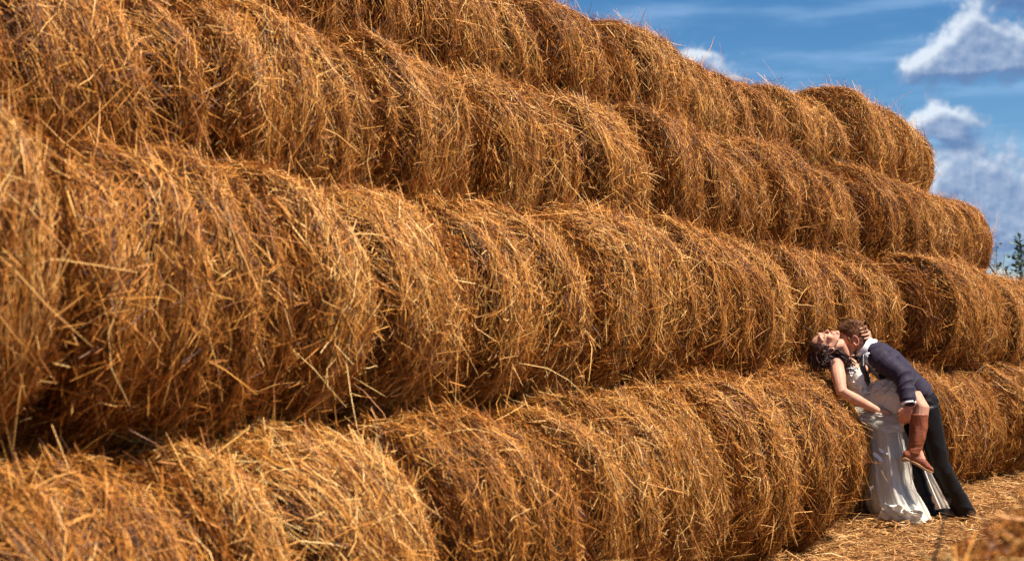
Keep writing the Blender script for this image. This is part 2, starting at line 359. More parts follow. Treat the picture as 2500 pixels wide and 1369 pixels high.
    # stems on the two round end faces
    rr = np.sqrt(rng.uniform(.03, 1, n4)) * (BR - .03); th0 = rng.uniform(0, 2 * np.pi, n4); sg = np.sign(rng.randn(n4))
    er = np.stack([0 * th0, np.cos(th0), np.sin(th0)], 1); et = np.stack([0 * th0, -np.sin(th0), np.cos(th0)], 1); ex = np.tile([1.0, 0, 0], (n4, 1)) * sg[:, None]
    a = rng.normal(0, .45, n4); ln = rng.uniform(.06, .24, n4); tilt = rng.normal(0, .2, n4)
    d = et * np.cos(a)[:, None] + er * np.sin(a)[:, None] + ex * tilt[:, None]
    P = (er * rr[:, None] + ex * (BL / 2 - .12 * (1 - np.clip((BR + .008 - rr) / .145, 0, 1) ** (1 / 2.2)) + rng.uniform(-.015, .018, n4))[:, None])[:, None] + d[:, None] * (t4 * ln[:, None])[:, :, None]
    out.append((P, rng.uniform(.003, .006, n4), ex, rng.normal(0, .7, n4), np.clip(rng.normal(.48, .22, n4), 0, 1)))
    me = ribbons('straw', *[np.concatenate(q) for q in zip(*out)])
    me.materials.append(M_STRAW); return me
NV = 8
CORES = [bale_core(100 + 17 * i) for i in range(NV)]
STRAWS = [bale_straw(100 + 17 * i, 44000) for i in range(NV)]

ROWS = {   # centre line (Y, Z) and the seams between neighbouring bales along X
    'bottom': (3.795, .52, [.1, 1.15, 2.25, 3.3, 4.37, 5.3, 6.05, 6.82, 7.75, 8.68, 9.75, 10.85, 11.95, 13.05, 14.15, 15.3, 16.4]),
    'second': (4.29, 1.477, [.9, 1.95, 3.0, 4.05, 5.1, 6.3, 7.35, 8.33, 9.4, 10.5, 11.55, 12.6, 13.7, 14.8, 15.9, 17.0]),
    'third': (4.87, 2.33, [2.0, 3.1, 4.2, 5.15, 6.1, 7.0, 8.0, 8.87, 9.7, 10.7, 11.7, 12.87, 14.1, 15.48]),
    'top': (5.49, 3.23, [3.6, 4.65, 5.7, 6.7, 7.63, 8.58, 9.57, 10.5, 11.7, 13.1, 14.3, 15.48]),
}
ORD = ['leftmost', 'second', 'third', 'fourth', 'fifth', 'sixth', 'seventh', 'eighth', 'ninth', 'tenth', 'eleventh', 'twelfth', 'thirteenth', 'fourteenth', 'fifteenth', 'sixteenth']
rb = random.Random(11)
def px_of(p):
    d = Vector(p) - EYE; z = d.dot(FWD)
    return (1250 + 3400 * d.dot(RGT) / z, 830 - 3400 * d.z / z) if z > .2 else (-9e9, 0)
vi = 0
BALES = {}
PROUD = {('third', 8.0), ('third', 9.7), ('third', 11.7), ('third', 5.15), ('second', 6.3), ('second', 11.55), ('second', 12.6), ('second', 13.7), ('top', 13.1), ('top', 8.58), ('bottom', 6.82), ('bottom', 10.85)}   # bales standing out of line, their near end faces showing
for row, (y0, z0, seams) in ROWS.items():
    lst = []
    for a, b in zip(seams[:-1], seams[1:]):
        proud = (row, round(a, 2)) in PROUD
        rb = random.Random(f'{row}{a:.2f}')
        y, z, rs = y0 + rb.uniform(-.05, .05), z0 + rb.uniform(-.012, .012), 1 + rb.uniform(-.018, .018)
        if row == 'bottom' and a > 8.5: y = 4.06 + rb.uniform(-.02, .02)
        if row == 'bottom' and a > 12: y = 3.93 + rb.uniform(-.05, .03)
        if row == 'bottom' and a < 6.5: z -= .14 * min(1, (6.9 - a) / 4)
        if row == 'second' and a < 6: rs += .05; z -= .03
        if row == 'third': z -= .02
        if row == 'top' and a < 13: z -= .10 if a < 9.5 or a > 11.6 else .14
        if row == 'second' and a > 13.5: z -= .06
        if row == 'second' and 8.0 < a < 11.0: y = y0 + .17 + rb.uniform(-.015, .02)
        if row == 'second' and abs(a - 1.95) < .01: rs, z, y = 1.10, z0 + .13, y0
        if row == 'top' and a > 12.9: rs, y = 1.07, y - .03
        if row == 'top' and 10.4 < a < 12: rs = .97
        if proud: y -= .075; z += .015; rs = max(rs, 1.0) + .02
        elif row != 'bottom' or a < 8.5: y += .02
        o = link('hay_bale', CORES[vi % NV]); s = link('straw', STRAWS[vi % NV], o); s['kind'] = 'stuff'
        vi += rb.choice((1, 2, 3))
        o.location = ((a + b) / 2, y, z); o.rotation_euler = (rb.uniform(0, 6.283), 0, rb.uniform(-.025, .025))
        o.scale = ((b - a - rb.choice((.03, .05, .09))) / BL * rb.choice((-1, 1)), rs, rs)
        lst.append((o, (a, b), y, z))
    BALES[row] = lst
WHERE = {'bottom': 'in the bottom row', 'second': 'in the second row up', 'third': 'in the third row up', 'top': 'in the top row'}
for row, lst in BALES.items():
    vis = []
    for o, (a, b), y, z in lst:
        pts = [px_of((x, y - .53 * math.cos(t), z + .53 * math.sin(t))) for x in (a, b) for t in (-.6, 0, .5, 1.0)]
        xa, xb = min(p[0] for p in pts), max(p[0] for p in pts); ya = max(p[1] for p in pts)
        vis.append(xb > 15 and xa < 2490 and ya > 10)
    ORD2 = ['', 'first met from the left', 'next one along', 'the one after that', 'the one after those']
    k = 0; out_n = {}
    for (o, (a, b), y, z), v in zip(lst, vis):
        if v:
            nm = ORD[k]; k += 1
            lab = f'round golden hay bale, {nm} from the left {WHERE[row]}' if k > 1 else f'round golden hay bale, leftmost one {WHERE[row]}'
            if row == 'bottom' and a < 8.5 < b: lab = 'golden bale jutting out just left of the bride, bottom row'
            elif row == 'bottom' and a < 9 < b + .4 and a > 8.5: lab = 'round hay bale the couple leans on, in the bottom row'
            elif row in ('third', 'top') and b > 15.4: lab = f'round hay bale at the far right end of the {row} row, against the sky'
        else:
            sd = 'left' if px_of(((a + b) / 2, y, z))[0] < 1200 else 'far right'
            out_n[sd] = out_n.get(sd, 0) + 1
            lab = f'hay bale outside the frame, {sd} of the {row} row, {ORD2[out_n[sd]]}'
        tag(o, lab, 'hay bale', 'round hay bales stacked in four rows')

# ------------------------------------------------------------------ people: helpers
ROOT_P = EYE + FWD * 10.0 + RGT * 2.794; ROOT_P.z = .05
LOCAL_ROT = TH - R_(90)                              # local x = to the right, local y = away from the lens, z up
def J(u, v, y=0.0):
    """joint of a figure in metres: u, v on the photograph's 2500 x 1369 raster at y metres behind the couple's own plane"""
    k = (10.0 + y) / 3400
    return Vector(((u - 1250) * k - 2.794, y, 1.27 + (830 - v) * k))
def person(name, label):
    o = bpy.data.objects.new(name, None); COL.objects.link(o); o.location = ROOT_P; o.rotation_euler = (0, 0, LOCAL_ROT)
    return tag(o, label, 'person')
def frame_at(d, ref):
    d = d.normalized(); s = ref - d * ref.dot(d)
    if s.length < 1e-4: s = Vector((1, 0, 0)) - d * d.x
    s.normalize(); return d, s, d.cross(s)
def tube(bm, pts, rads, n=14, ref=Vector((0, 1, 0)), dome=True):
    """closed loft through pts; each radius is r or (r along ref, r across)"""
    pts = [Vector(p) for p in pts]; rings = []
    def ring(c, d, ra, rb_):
        _, s, t = frame_at(d, ref)
        return [bm.verts.new(c + s * (ra * math.cos(a)) + t * (rb_ * math.sin(a))) for a in (2 * math.pi * k / n for k in range(n))]
    R2 = [(r, r) if isinstance(r, (int, float)) else r for r in rads]
    for i, p in enumerate(pts):
        d = (pts[min(i + 1, len(pts) - 1)] - pts[max(i - 1, 0)])
        if i == 0 and dome:
            m = min(R2[0]) * .8
            for f, g in ((1.0, .25), (.72, .72)): rings.append(ring(p - d.normalized() * m * f, d, R2[0][0] * g, R2[0][1] * g))
        rings.append(ring(p, d, *R2[i]))
        if i == len(pts) - 1 and dome:
            m = min(R2[-1]) * .8
            for f, g in ((.72, .72), (1.0, .25)): rings.append(ring(p + d.normalized() * m * f, d, R2[-1][0] * g, R2[-1][1] * g))
    for a, b in zip(rings[:-1], rings[1:]):
        for k in range(n): bm.faces.new((a[k], a[(k + 1) % n], b[(k + 1) % n], b[k]))
    bm.faces.new(rings[0][::-1]); bm.faces.new(rings[-1])
def ball(bm, c, rx, ry, rz, M=Matrix.Identity(3), seg=20):
    vs = bmesh.ops.create_uvsphere(bm, u_segments=seg, v_segments=seg // 2 + 2, radius=1.0)['verts']
    for v in vs: v.co = Vector(c) + M @ Vector((v.co.x * rx, v.co.y * ry, v.co.z * rz))
def fuse(bm, name, mat, parent, voxel=.006, smooth=5, fac=.5):
    """weld overlapping closed lofts into one continuous skin"""
    me = bpy.data.meshes.new(name); bm.to_mesh(me); bm.free()
    o = bpy.data.objects.new(name, me); COL.objects.link(o)
    m = o.modifiers.new('r', 'REMESH'); m.mode = 'VOXEL'; m.voxel_size = voxel
    s = o.modifiers.new('s', 'SMOOTH'); s.factor = fac; s.iterations = smooth
    dg = bpy.context.evaluated_depsgraph_get(); me2 = bpy.data.meshes.new_from_object(o.evaluated_get(dg))
    o.modifiers.clear(); o.data = me2; me2.name = name
    me2.materials.clear(); me2.materials.append(mat)
    me2.polygons.foreach_set('use_smooth', np.ones(len(me2.polygons), dtype=bool))
    if parent: o.parent = parent
    return o
def plain(bm, name, mat, parent):
    me = bpy.data.meshes.new(name); bm.to_mesh(me); bm.free(); me.materials.append(mat)
    me.polygons.foreach_set('use_smooth', np.ones(len(me.polygons), dtype=bool))
    return link(name, me, parent)
def n3(v, f, seed):
    return vnoise(v[:, 0] * f + 30.3, v[:, 1] * f + v[:, 2] * f * .7 + 30.7, seed) - .5 + .5 * (vnoise(v[:, 2] * f * 1.3 + 31, v[:, 0] * f + 33, seed + 1) - .5)
def wrinkle(o, folds, rough=.0015):
    """push cloth in and out along its normals: folds = (centre, direction across the folds, reach, wavelength, depth)"""
    me = o.data; n = len(me.vertices)
    co = np.empty(n * 3, np.float32); me.vertices.foreach_get('co', co); co = co.reshape(-1, 3)
    no = np.empty(n * 3, np.float32); me.vertices.foreach_get('normal', no); no = no.reshape(-1, 3)
    d = rough * n3(co, 22, 3)
    for i, (c, a, reach, lam, dep) in enumerate(folds):
        v = co - np.array(c); w = np.exp(-(v ** 2).sum(1) / (reach * reach)); a = np.array(Vector(a).normalized())
        ph = (v @ a) / lam * .75 + 1.5 * n3(co, 4.5, 40 + i) + .35 * n3(co, 11, 60 + i)
        f = np.abs((ph % 1.0) * 2 - 1) ** 2.6                     # narrow ridges over slack cloth
        d = d + dep * w * (1.5 * f - .45) * (.25 + 1.2 * np.clip(n3(co, 7, 80 + i) + .45, 0, 1))
    co = co + no * d[:, None]; me.vertices.foreach_set('co', co.astype(np.float32).ravel()); me.update()
def head_axes(up, fwd):
    up = Vector(up).normalized(); f = Vector(fwd); f = (f - up * f.dot(up)).normalized(); l = up.cross(f)
    return up, f, l                                   # l points to the person's own left
def head(bm, c, up, f, l, s=1.0, male=False):
    M = Matrix((l, f, up)).transposed()
    def P(x, y, z): return c + (l * x + f * y + up * z) * s
    ball(bm, P(0, -.012, .018), .075 * s, .094 * s, .092 * s, M)                         # cranium
    tube(bm, [P(0, .030, .035), P(0, .045, -.02), P(0, .050, -.075)], [(.052 * s, .058 * s), (.046 * s, .060 * s), (.030 * s, .036 * s)], ref=f)  # face
    tube(bm, [P(.052, -.005, -.035), P(.036, .035, -.078), P(0, .066, -.098), P(-.036, .035, -.078), P(-.052, -.005, -.035)],
         [.020 * s, .019 * s, .021 * s, .019 * s, .020 * s], ref=up)                      # jaw
    ball(bm, P(0, .074, -.098), .020 * s, .016 * s, .017 * s, M)                          # chin
    q = 1.0 if male else .78
    tube(bm, [P(0, .086, .024), P(0, .095, -.005), P(0, .095 + .017 * q, -.030)], [.008 * s * q, .009 * s * q, .012 * s * q], ref=l)   # nose
    for k in (-1, 1):
        ball(bm, P(.012 * k * q, .098, -.034), .009 * s * q, .010 * s, .007 * s, M)
        ball(bm, P(.036 * k, .068, -.028), .024 * s, .020 * s, .022 * s, M)               # cheek
        tube(bm, [P(.012 * k, .086, .032), P(.034 * k, .080, .036), P(.052 * k, .060, .028)], [.010 * s, .010 * s, .009 * s], ref=up)  # brow ridge
        ball(bm, P(.031 * k, .076, .012), .014 * s, .010 * s, .010 * s, M)                # closed lid
    tube(bm, [P(-.020, .080, -.060), P(0, .090, -.058), P(.020, .080, -.060)], [.007 * s, .009 * s, .007 * s], ref=up)
    tube(bm, [P(-.018, .079, -.071), P(0, .088, -.071), P(.018, .079, -.071)], [.007 * s, .009 * s, .007 * s], ref=up)
    return P, M
def ear(P, M, side, mat, parent, s=1.0):
    bm = bmesh.new(); pts = []; n = 13
    for k in range(n):
        a = -.6 + k / (n - 1) * 4.9
        pts.append(P(side * (.080 + .010 * math.sin(a * .5)), -.012 - .019 * math.sin(a), -.008 + .034 * math.cos(a)))
    tube(bm, pts, [.0058 * s] * n, n=8); ball(bm, P(side * .078, -.010, -.006), .007 * s, .017 * s, .030 * s, M, 12)
    ball(bm, P(side * .079, -.006, -.038), .008 * s, .010 * s, .011 * s, M, 12)
    return fuse(bm, 'ear', mat, parent, .0028, 3)
def fingers(bm, palm, knuckles, tips, bend, r=.0088):
    """each finger a chain rooted in the palm: knuckle, two bends pushed along `bend`, tip"""
    for kn, tp in zip(knuckles, tips):
        a = kn.lerp(tp, .38) + bend * .30; b = kn.lerp(tp, .72) + bend * .26
        tube(bm, [palm.lerp(kn, .35), kn, a, b, tp], [r * 1.15, r * 1.1, r, r * .92, r * .78], n=9)

# ------------------------------------------------------------------ groom
groom = person('person', 'man in a navy jacket and black trousers bending over the woman in white')
g_pel, g_wst, g_ch, g_nb = J(2252, 985, -.02), J(2222, 945, -.02), J(2162, 885, -.01), J(2120, 853, -.01)
g_ls, g_rs = J(2143, 873, -.18), J(2148, 866, .18)
g_le, g_lw = J(2206, 921, -.30), J(2219, 984, -.40)
g_re, g_rw = J(2078, 912, .36), J(2040, 935, .18)
g_lh, g_lk, g_la = J(2262, 1000, -.10), J(2293, 1135, -.10), J(2350, 1246, -.02)
g_rh, g_rk, g_ra = J(2240, 1000, .11), J(2226, 1130, .05), J(2256, 1242, .03)
g_hd = J(2080, 829, -.02)
gu, gf, gl = head_axes((-.30, 0, .95), (-.9, .12, -.42))
def build_groom():
    bm = bmesh.new()
    P, M = head(bm, g_hd, gu, gf, gl, 1.02, True)
    tube(bm, [P(0, -.035, -.03), g_nb.lerp(g_hd, .45) + Vector((.012, 0, -.005)), g_nb], [(.054, .058), (.054, .058), (.060, .062)])
    tube(bm, [g_nb, g_nb.lerp(g_ch, .35), g_ch, g_wst, g_pel], [(.066, .060), (.14, .085), (.165, .11), (.14, .095), (.15, .10)])
    for s, e, w in ((g_ls, g_le, g_lw), (g_rs, g_re, g_rw)):
        tube(bm, [g_ch.lerp(s, .6), s, s.lerp(e, .5), e, e.lerp(w, .4), w], [.06, .056, .046, .040, .038, .027])
    for h, k, a in ((g_lh, g_lk, g_la), (g_rh, g_rk, g_ra)):
        tube(bm, [g_pel.lerp(h, .5), h, h.lerp(k, .5), k, k.lerp(a, .35), a], [.09, .088, .072, .056, .055, .038])
    # left hand under the raised thigh: palm against it, fingers down and under, thumb on the near side
    pm = J(2214, 1002, -.400)
    tube(bm, [g_lw, pm, J(2210, 1011, -.392)], [(.022, .030), (.017, .042), (.015, .040)], ref=Vector((0, 1, 0)))
    kn = [J(2201, 1008, -.405), J(2207, 1013, -.402), J(2214, 1016, -.396), J(2221, 1016, -.388)]
    tp = [J(2194, 1029, -.345), J(2201, 1034, -.335), J(2209, 1036, -.33), J(2217, 1033, -.325)]
    fingers(bm, pm, kn, tp, Vector((0, -.025, -.006)))
    tube(bm, [g_lw.lerp(pm, .6), J(2203, 998, -.415), J(2195, 1006, -.412), J(2193, 1014, -.405)], [.014, .013, .011, .009], n=9)
    # right hand flat on her back
    pr = J(2030, 942, .12); tube(bm, [g_rw, pr], [(.022, .03), (.015, .042)])
    fingers(bm, pr, [J(2024 + 2 * i, 936 + 7 * i, .10) for i in range(4)], [J(2008 + 3 * i, 934 + 9 * i, .05) for i in range(4)], Vector((-.01, .015, 0)))
    tube(bm, [g_rw.lerp(pr, .5), J(2034, 928, .08), J(2026, 922, .06)], [.013, .012, .009], n=9)
    body = fuse(bm, 'body', M_SKIN_M, groom, .0052, 4)
    for sd in (-1, 1): ear(P, M, sd, M_SKIN_M, groom)
    # short brown hair: a close cap and a brushed-up top of separate strands
    bm = bmesh.new()
    ball(bm, P(0, -.020, .034), .080, .094, .088, M); tube(bm, [P(0, -.06, .0), P(0, -.078, -.045)], [(.060, .035), (.048, .020)], ref=gl)
    tube(bm, [P(0, .055, .098), P(0, -.02, .125), P(0, -.085, .085)], [(.040, .022), (.055, .022), (.045, .03)], ref=gl)
    for k in (-1, 1): tube(bm, [P(.072 * k, .030, .02), P(.075 * k, .022, -.018)], [.010, .006], n=8)
    hair = fuse(bm, 'hair', M_HAIR_M, groom, .005, 4)
    rng = np.random.RandomState(4); n = 2600
    v = rng.normal(0, 1, (n, 3)); v /= np.linalg.norm(v, axis=1, keepdims=True); v = v[(v[:, 2] > -.1) & (v[:, 1] < .80)]
    Lm = np.array([list(gl), list(gf), list(gu)]); c0 = np.array(P(0, -.020, .038))
    base = c0 + (v * [.078, .092, .090]) @ Lm; dr = (v * .25 + np.where(v[:, 2:3] > .45, np.array([[0, .35, .25]]), np.array([[0, -.45, -.55]])) + rng.normal(0, .13, v.shape)) @ Lm
    dr /= np.linalg.norm(dr, axis=1, keepdims=True); ln = np.where(v[:, 2] > .45, .030, .014) * rng.uniform(.6, 1.3, len(v))
    Pt = base[:, None] + dr[:, None] * (np.linspace(-.15, 1, 3)[None] * ln[:, None])[:, :, None]
    me = ribbons('hair_strands', Pt, np.full(len(v), .003), v @ Lm, rng.normal(0, .5, len(v)), rng.rand(len(v)))
    link('hair_strand', me, hair, M_HAIR_M)['kind'] = 'stuff'
    for k in (-1, 1):
        bm = bmesh.new(); tube(bm, [P(.014 * k, .094, .036), P(.034 * k, .089, .042), P(.052 * k, .068, .034)], [.004, .005, .003], n=8); plain(bm, 'eyebrow', M_HAIR_M, groom)
        bm = bmesh.new(); tube(bm, [P(.018 * k, .086, .006), P(.031 * k, .087, .003), P(.044 * k, .078, .006)], [.0018, .0025, .0018], n=6); plain(bm, 'eyelash', M_DARK, groom)
    # shirt: chest, stand collar, left cuff
    bm = bmesh.new()
    tube(bm, [J(2108, 856, -.01), J(2122, 872, -.01), g_ch + Vector((-.02, 0, -.02)), g_wst], [(.070, .062), (.125, .080), (.150, .092), (.135, .088)])
    fuse(bm, 'shirt', M_SHIRT, groom, .007, 4)
    ax = Vector((-.90, 0, .43))
    c0 = J(2111, 850, -.01); n = 36; V = []
    _, s_, t_ = frame_at(ax, Vector((0, 1, 0)))
    for h, r in ((-.040, .090), (-.010, .083), (.030, .078), (.033, .073), (.0, .074), (-.040, .080)):
        for k in range(n):
            a = 2 * math.pi * k / n; V.append(c0 + ax * (h + .010 * math.sin(a)) + s_ * (r * .98 * math.cos(a)) + t_ * (r * 1.03 * math.sin(a)))
    col = link('collar', np_mesh('collar', np.array([list(v) for v in V]), grid_faces(6, n, True)), groom, M_SHIRT)
    bm = bmesh.new(); tube(bm, [g_le.lerp(g_lw, .90), g_le.lerp(g_lw, 1.07)], [(.046, .050), (.045, .049)], n=20, dome=False); fuse(bm, 'cuff', M_SHIRT, groom, .004, 2)
    bm = bmesh.new()                                             # bow tie
    b0 = J(2098, 876, -.05)
    for k in (-1, 1): tube(bm, [b0, b0 + Vector((-.006, .030 * k, .002)), b0 + Vector((-.010, .058 * k, -.004))], [(.010, .009), (.012, .020), (.011, .027)], n=10, ref=Vector((1, 0, 0)))
    ball(bm, b0 + Vector((-.01, 0, 0)), .014, .014, .014); fuse(bm, 'bow_tie', M_LAPEL, groom, .004, 3)
    # jacket: torso and two sleeves, open in front, skirts over the hips
    bm = bmesh.new()
    tube(bm, [J(2121, 852, -.01), J(2140, 866, -.01), J(2165, 888, -.01), J(2196, 918, -.02), J(2224, 944, -.02), J(2240, 962, -.02)],
         [(.094, .078), (.178, .102), (.190, .118), (.172, .110), (.164, .104), (.170, .112)], n=24)
    for s, e, w in ((g_ls, g_le, g_lw), (g_rs, g_re, g_rw)):
        e2 = e.lerp(w, .93)
        tube(bm, [g_ch.lerp(s, .55), s, s.lerp(e, .5), e, e.lerp(w, .5), e2], [.088, .082, .076, .070, .064, .054], n=18)
    jk = fuse(bm, 'jacket', M_SUIT, groom, .0062, 5)
    wrinkle(jk, [(g_ls.lerp(g_le, .35), g_le - g_ls, .13, .060, .0085), (g_le, (g_lw - g_ls), .11, .046, .0085), (g_le.lerp(g_lw, .6), (g_lw - g_le), .09, .055, .005),
                 (J(2160, 880, -.15), J(2200, 960, 0) - J(2150, 860, 0), .14, .075, .006), (J(2215, 930, -.1), (1, 0, -.6), .15, .09, .007), (J(2130, 880, -.2), (.7, 0, .7), .09, .05, .006)])
    # dark lapel edge down the open front, and the sleeve buttons
    bm = bmesh.new()
    tube(bm, [J(2107, 868, -.10), J(2106, 895, -.135), J(2114, 925, -.13), J(2128, 946, -.12)], [(.012, .014), (.022, .022), (.020, .020), (.012, .014)], n=10, ref=Vector((0, 1, 0)))
    fuse(bm, 'lapel', M_LAPEL, jk, .005, 3); bm = bmesh.new()
    tube(bm, [J(2110, 862, .10), J(2108, 890, .13), J(2118, 925, .12)], [(.010, .02), (.012, .03), (.008, .014)], n=10)
    fuse(bm, 'lapel', M_LAPEL, jk, .005, 3)
    sd = (g_lw - g_le).normalized()
    for k in range(4):
        p = g_le.lerp(g_lw, .62 + .085 * k) + Vector((.030, -.050, .0))
        bm = bmesh.new(); ball(bm, p, .007, .007, .007, seg=10); plain(bm, 'button', M_LAPEL, jk)
    # trousers
    bm = bmesh.new()
    tube(bm, [g_wst + Vector((.01, 0, -.01)), g_pel, J(2252, 1002, 0)], [(.150, .105), (.160, .112), (.150, .105)], n=22)
    for h, k, a in ((g_lh, g_lk, g_la), (g_rh, g_rk, g_ra)):
        tube(bm, [g_pel.lerp(h, .6), h, h.lerp(k, .5), k, k.lerp(a, .5), a + Vector((0, 0, .012)), a + (a - k).normalized() * .045], [.098, .092, .082, .073, .070, .074, .080], n=18)
    tr = fuse(bm, 'trousers', M_TROU, groom, .0062, 5)
    wrinkle(tr, [(g_lk + Vector((.03, 0, .05)), (.55, 0, 1), .10, .075, .008), (g_lk.lerp(g_la, .35), (-.45, .2, 1), .11, .085, .007), (g_lk.lerp(g_la, .92), (.25, .3, 1), .09, .055, .011),
                 (g_lh.lerp(g_lk, .4), (1, 0, .25), .20, .11, .008), (g_rk, (.5, 0, 1), .11, .08, .008), (g_rk.lerp(g_ra, .9), (-.3, 0, 1), .10, .06, .011), (g_pel, (.6, .3, .8), .15, .09, .006)])
    for a, dr in ((g_la, Vector((-.75, .45, 0))), (g_ra, Vector((-.8, .35, 0)))):
        bm = bmesh.new(); dr = dr.normalized(); z = .028
        h0 = Vector((a.x, a.y, z)) - dr * .04
        tube(bm, [h0, h0 + dr * .10, h0 + dr * .19, h0 + dr * .25], [(.036, .040), (.042, .036), (.044, .028), (.030, .018)], ref=Vector((-dr.y, dr.x, 0)))
        tube(bm, [a + Vector((0, 0, .02)), h0 + dr * .03], [.046, .042])
        fuse(bm, 'shoe', M_SHOE, groom, .006, 4)
build_groom()

# ------------------------------------------------------------------ bride
bride = person('person', 'dark haired woman in a white tulle dress leaning back on the hay, one leg raised')
b_pel, b_wst, b_ch, b_nb = J(2118, 992, .04), J(2100, 962, .02), J(2080, 915, -.01), J(2063, 880, -.03)
b_rs, b_ls = J(2040, 886, -.15), J(2088, 884, .15)
b_re, b_rw = J(2055, 957, -.30), J(2146, 1004, -.26)
b_le, b_lw = J(2140, 858, .27), J(2124, 836, .10)
b_rh, b_rk, b_ra = J(2132, 1002, -.06), J(2250, 976, -.30), J(2237, 1095, -.31)
b_lh, b_lk, b_la = J(2120, 1002, .13), J(2152, 1125, .06), J(2178, 1240, .05)
b_hd = J(2014, 841, -.13)
bu, bf, bl = head_axes((-.985, .02, -.19), (-.10, -.40, .92))
def build_bride():
    bm = bmesh.new()
    P, M = head(bm, b_hd, bu, bf, bl, .97)
    tube(bm, [P(0, -.030, -.03), P(0, -.020, -.10), b_nb], [(.050, .050), (.047, .048), (.062, .055)])
    tube(bm, [b_nb, b_nb.lerp(b_ch, .4), b_ch, b_wst, b_pel], [(.09, .05), (.145, .078), (.140, .095), (.112, .085), (.15, .105)])
    for k in (-1, 1): ball(bm, b_ch + Vector((.055, .065 * k, .03)), .055, .058, .055)
    for s, e, w in ((b_rs, b_re, b_rw), (b_ls, b_le, b_lw)):
        tube(bm, [b_nb.lerp(s, .6), s, s.lerp(e, .45), e, e.lerp(w, .35), w], [(.05, .045), .056, .052, .042, .039, .024])
    tube(bm, [b_pel, b_rh, b_rh.lerp(b_rk, .5), b_rk.lerp(b_rh, .06), b_rk + Vector((-.004, 0, -.05)), b_rk.lerp(b_ra, .45), b_ra], [.11, .108, .094, .068, .058, .056, .036])
    tube(bm, [b_pel, b_lh, b_lh.lerp(b_lk, .5), b_lk, b_lk.lerp(b_la, .35), b_la], [.11, .105, .08, .057, .052, .036])
    tube(bm, [b_ra, J(2252, 1132, -.32), J(2272, 1147, -.32)], [.035, .032, .022])
    tube(bm, [b_la, b_la + Vector((.10, -.03, -.03))], [.034, .024])
    # right hand resting in the lap
    pm = J(2155, 1009, -.262)
    tube(bm, [b_rw, pm, J(2159, 1012, -.262)], [(.018, .024), (.013, .034), (.012, .033)], ref=Vector((0, 1, 0)))
    fingers(bm, pm, [J(2163, 1008 + 3.2 * i, -.285 + .012 * i) for i in range(4)], [J(2180 - 2.2 * abs(i - 1), 1016 + 5 * i, -.288 + .012 * i) for i in range(4)], Vector((.006, -.014, .010)), .0076)
    tube(bm, [b_rw.lerp(pm, .6), J(2155, 1001, -.280), J(2164, 1003, -.288), J(2170, 1008, -.29)], [.011, .010, .009, .007], n=9)
    # left hand laid round the back of his head, four fingers towards the camera
    pl = J(2118, 816, .035)
    tube(bm, [b_lw, J(2121, 824, .06), pl], [(.020, .022), (.032, .015), (.036, .014)], ref=Vector((.3, 0, 1)))
    kn = [J(2113, 797, -.005), J(2118, 806, -.010), J(2121, 815, -.014), J(2123, 823, -.012)]
    tp = [J(2099, 803, -.094), J(2101, 811, -.104), J(2104, 819, -.107), J(2110, 827, -.100)]
    fingers(bm, pl, kn, tp, Vector((.024, -.012, .004)), .0080)
    tube(bm, [pl, J(2106, 795, .02), J(2097, 793, -.02), J(2090, 794, -.045)], [.012, .011, .009, .007], n=9)
    body = fuse(bm, 'body', M_SKIN_W, bride, .0048, 4)
    ear(P, M, -1, M_SKIN_W, bride, .9); ear(P, M, 1, M_SKIN_W, bride, .9)
    bm = bmesh.new()
    tube(bm, [P(-.021, .080, -.062), P(-.008, .0945, -.060), P(.008, .0945, -.060), P(.021, .080, -.062)], [.002, .0042, .0042, .002], n=8)
    tube(bm, [P(-.018, .080, -.069), P(0, .0935, -.070), P(.018, .080, -.069)], [.002, .0052, .002], n=8)
    plain(bm, 'lips', M_LIPS, bride)
    for k in (-1, 1):
        bm = bmesh.new(); tube(bm, [P(.016 * k, .0925, .032), P(.034 * k, .087, .037), P(.050 * k, .069, .030)], [.002, .0026, .0014], n=8); plain(bm, 'eyebrow', M_DARK, bride)
        bm = bmesh.new(); tube(bm, [P(.020 * k, .0865, .004), P(.031 * k, .0885, .001), P(.043 * k, .078, .004)], [.0014, .0022, .0014], n=6); plain(bm, 'eyelash', M_DARK, bride)
    # hair: cap over the back of the head and long wavy locks hanging down
    bm = bmesh.new()
    ball(bm, P(0, -.030, .030), .086, .092, .094, M)
    tube(bm, [P(0, -.05, -.01), P(0, -.085, -.035)], [(.075, .05), (.06, .04)], ref=bl)
    hair = fuse(bm, 'hair', M_HAIR_W, bride, .006, 5)
    bm = bmesh.new(); rng = random.Random(5)
    def lock(p0, p1, r, amp, turns, mid=None):
        n = 11; pts = []; ph = rng.uniform(0, 6.28)
        for i in range(n):
            t = i / (n - 1); p = p0.lerp(p1, t)
            if mid: p = p0.lerp(mid, t).lerp(mid.lerp(p1, t), t)
            a = amp * (.25 + t); w = ph + turns * 6.28 * t
            pts.append(p + Vector((a * math.cos(w), a * math.sin(w) * .8, a * .35 * math.sin(w + 1))))
        tube(bm, pts, [r * (.55 + .5 * math.sin(math.pi * min(1, .15 + i / n))) for i in range(n)], n=5)
    for k in range(300):                                            # curtain falling behind the head
        x, y, z = rng.uniform(-.085, .085), rng.uniform(-.10, .045), rng.uniform(-.04, .115)
        q = Vector((x / .086, (y + .03) / .092, (z - .03) / .094)); q = q.normalized() if q.length > .1 else Vector((0, -1, 0))
        if q.y > .45: q.y = .45 - rng.random() * .8; q.normalize()
        p0 = P(q.x * .084, -.03 + q.y * .090, .03 + q.z * .092)
        e = Vector((p0.x + rng.uniform(-.02, .05), p0.y + rng.uniform(-.03, .03), b_hd.z - rng.uniform(.11, .205)))
        lock(p0, e, rng.uniform(.0026, .0046), rng.uniform(.002, .008), rng.uniform(.6, 1.5))
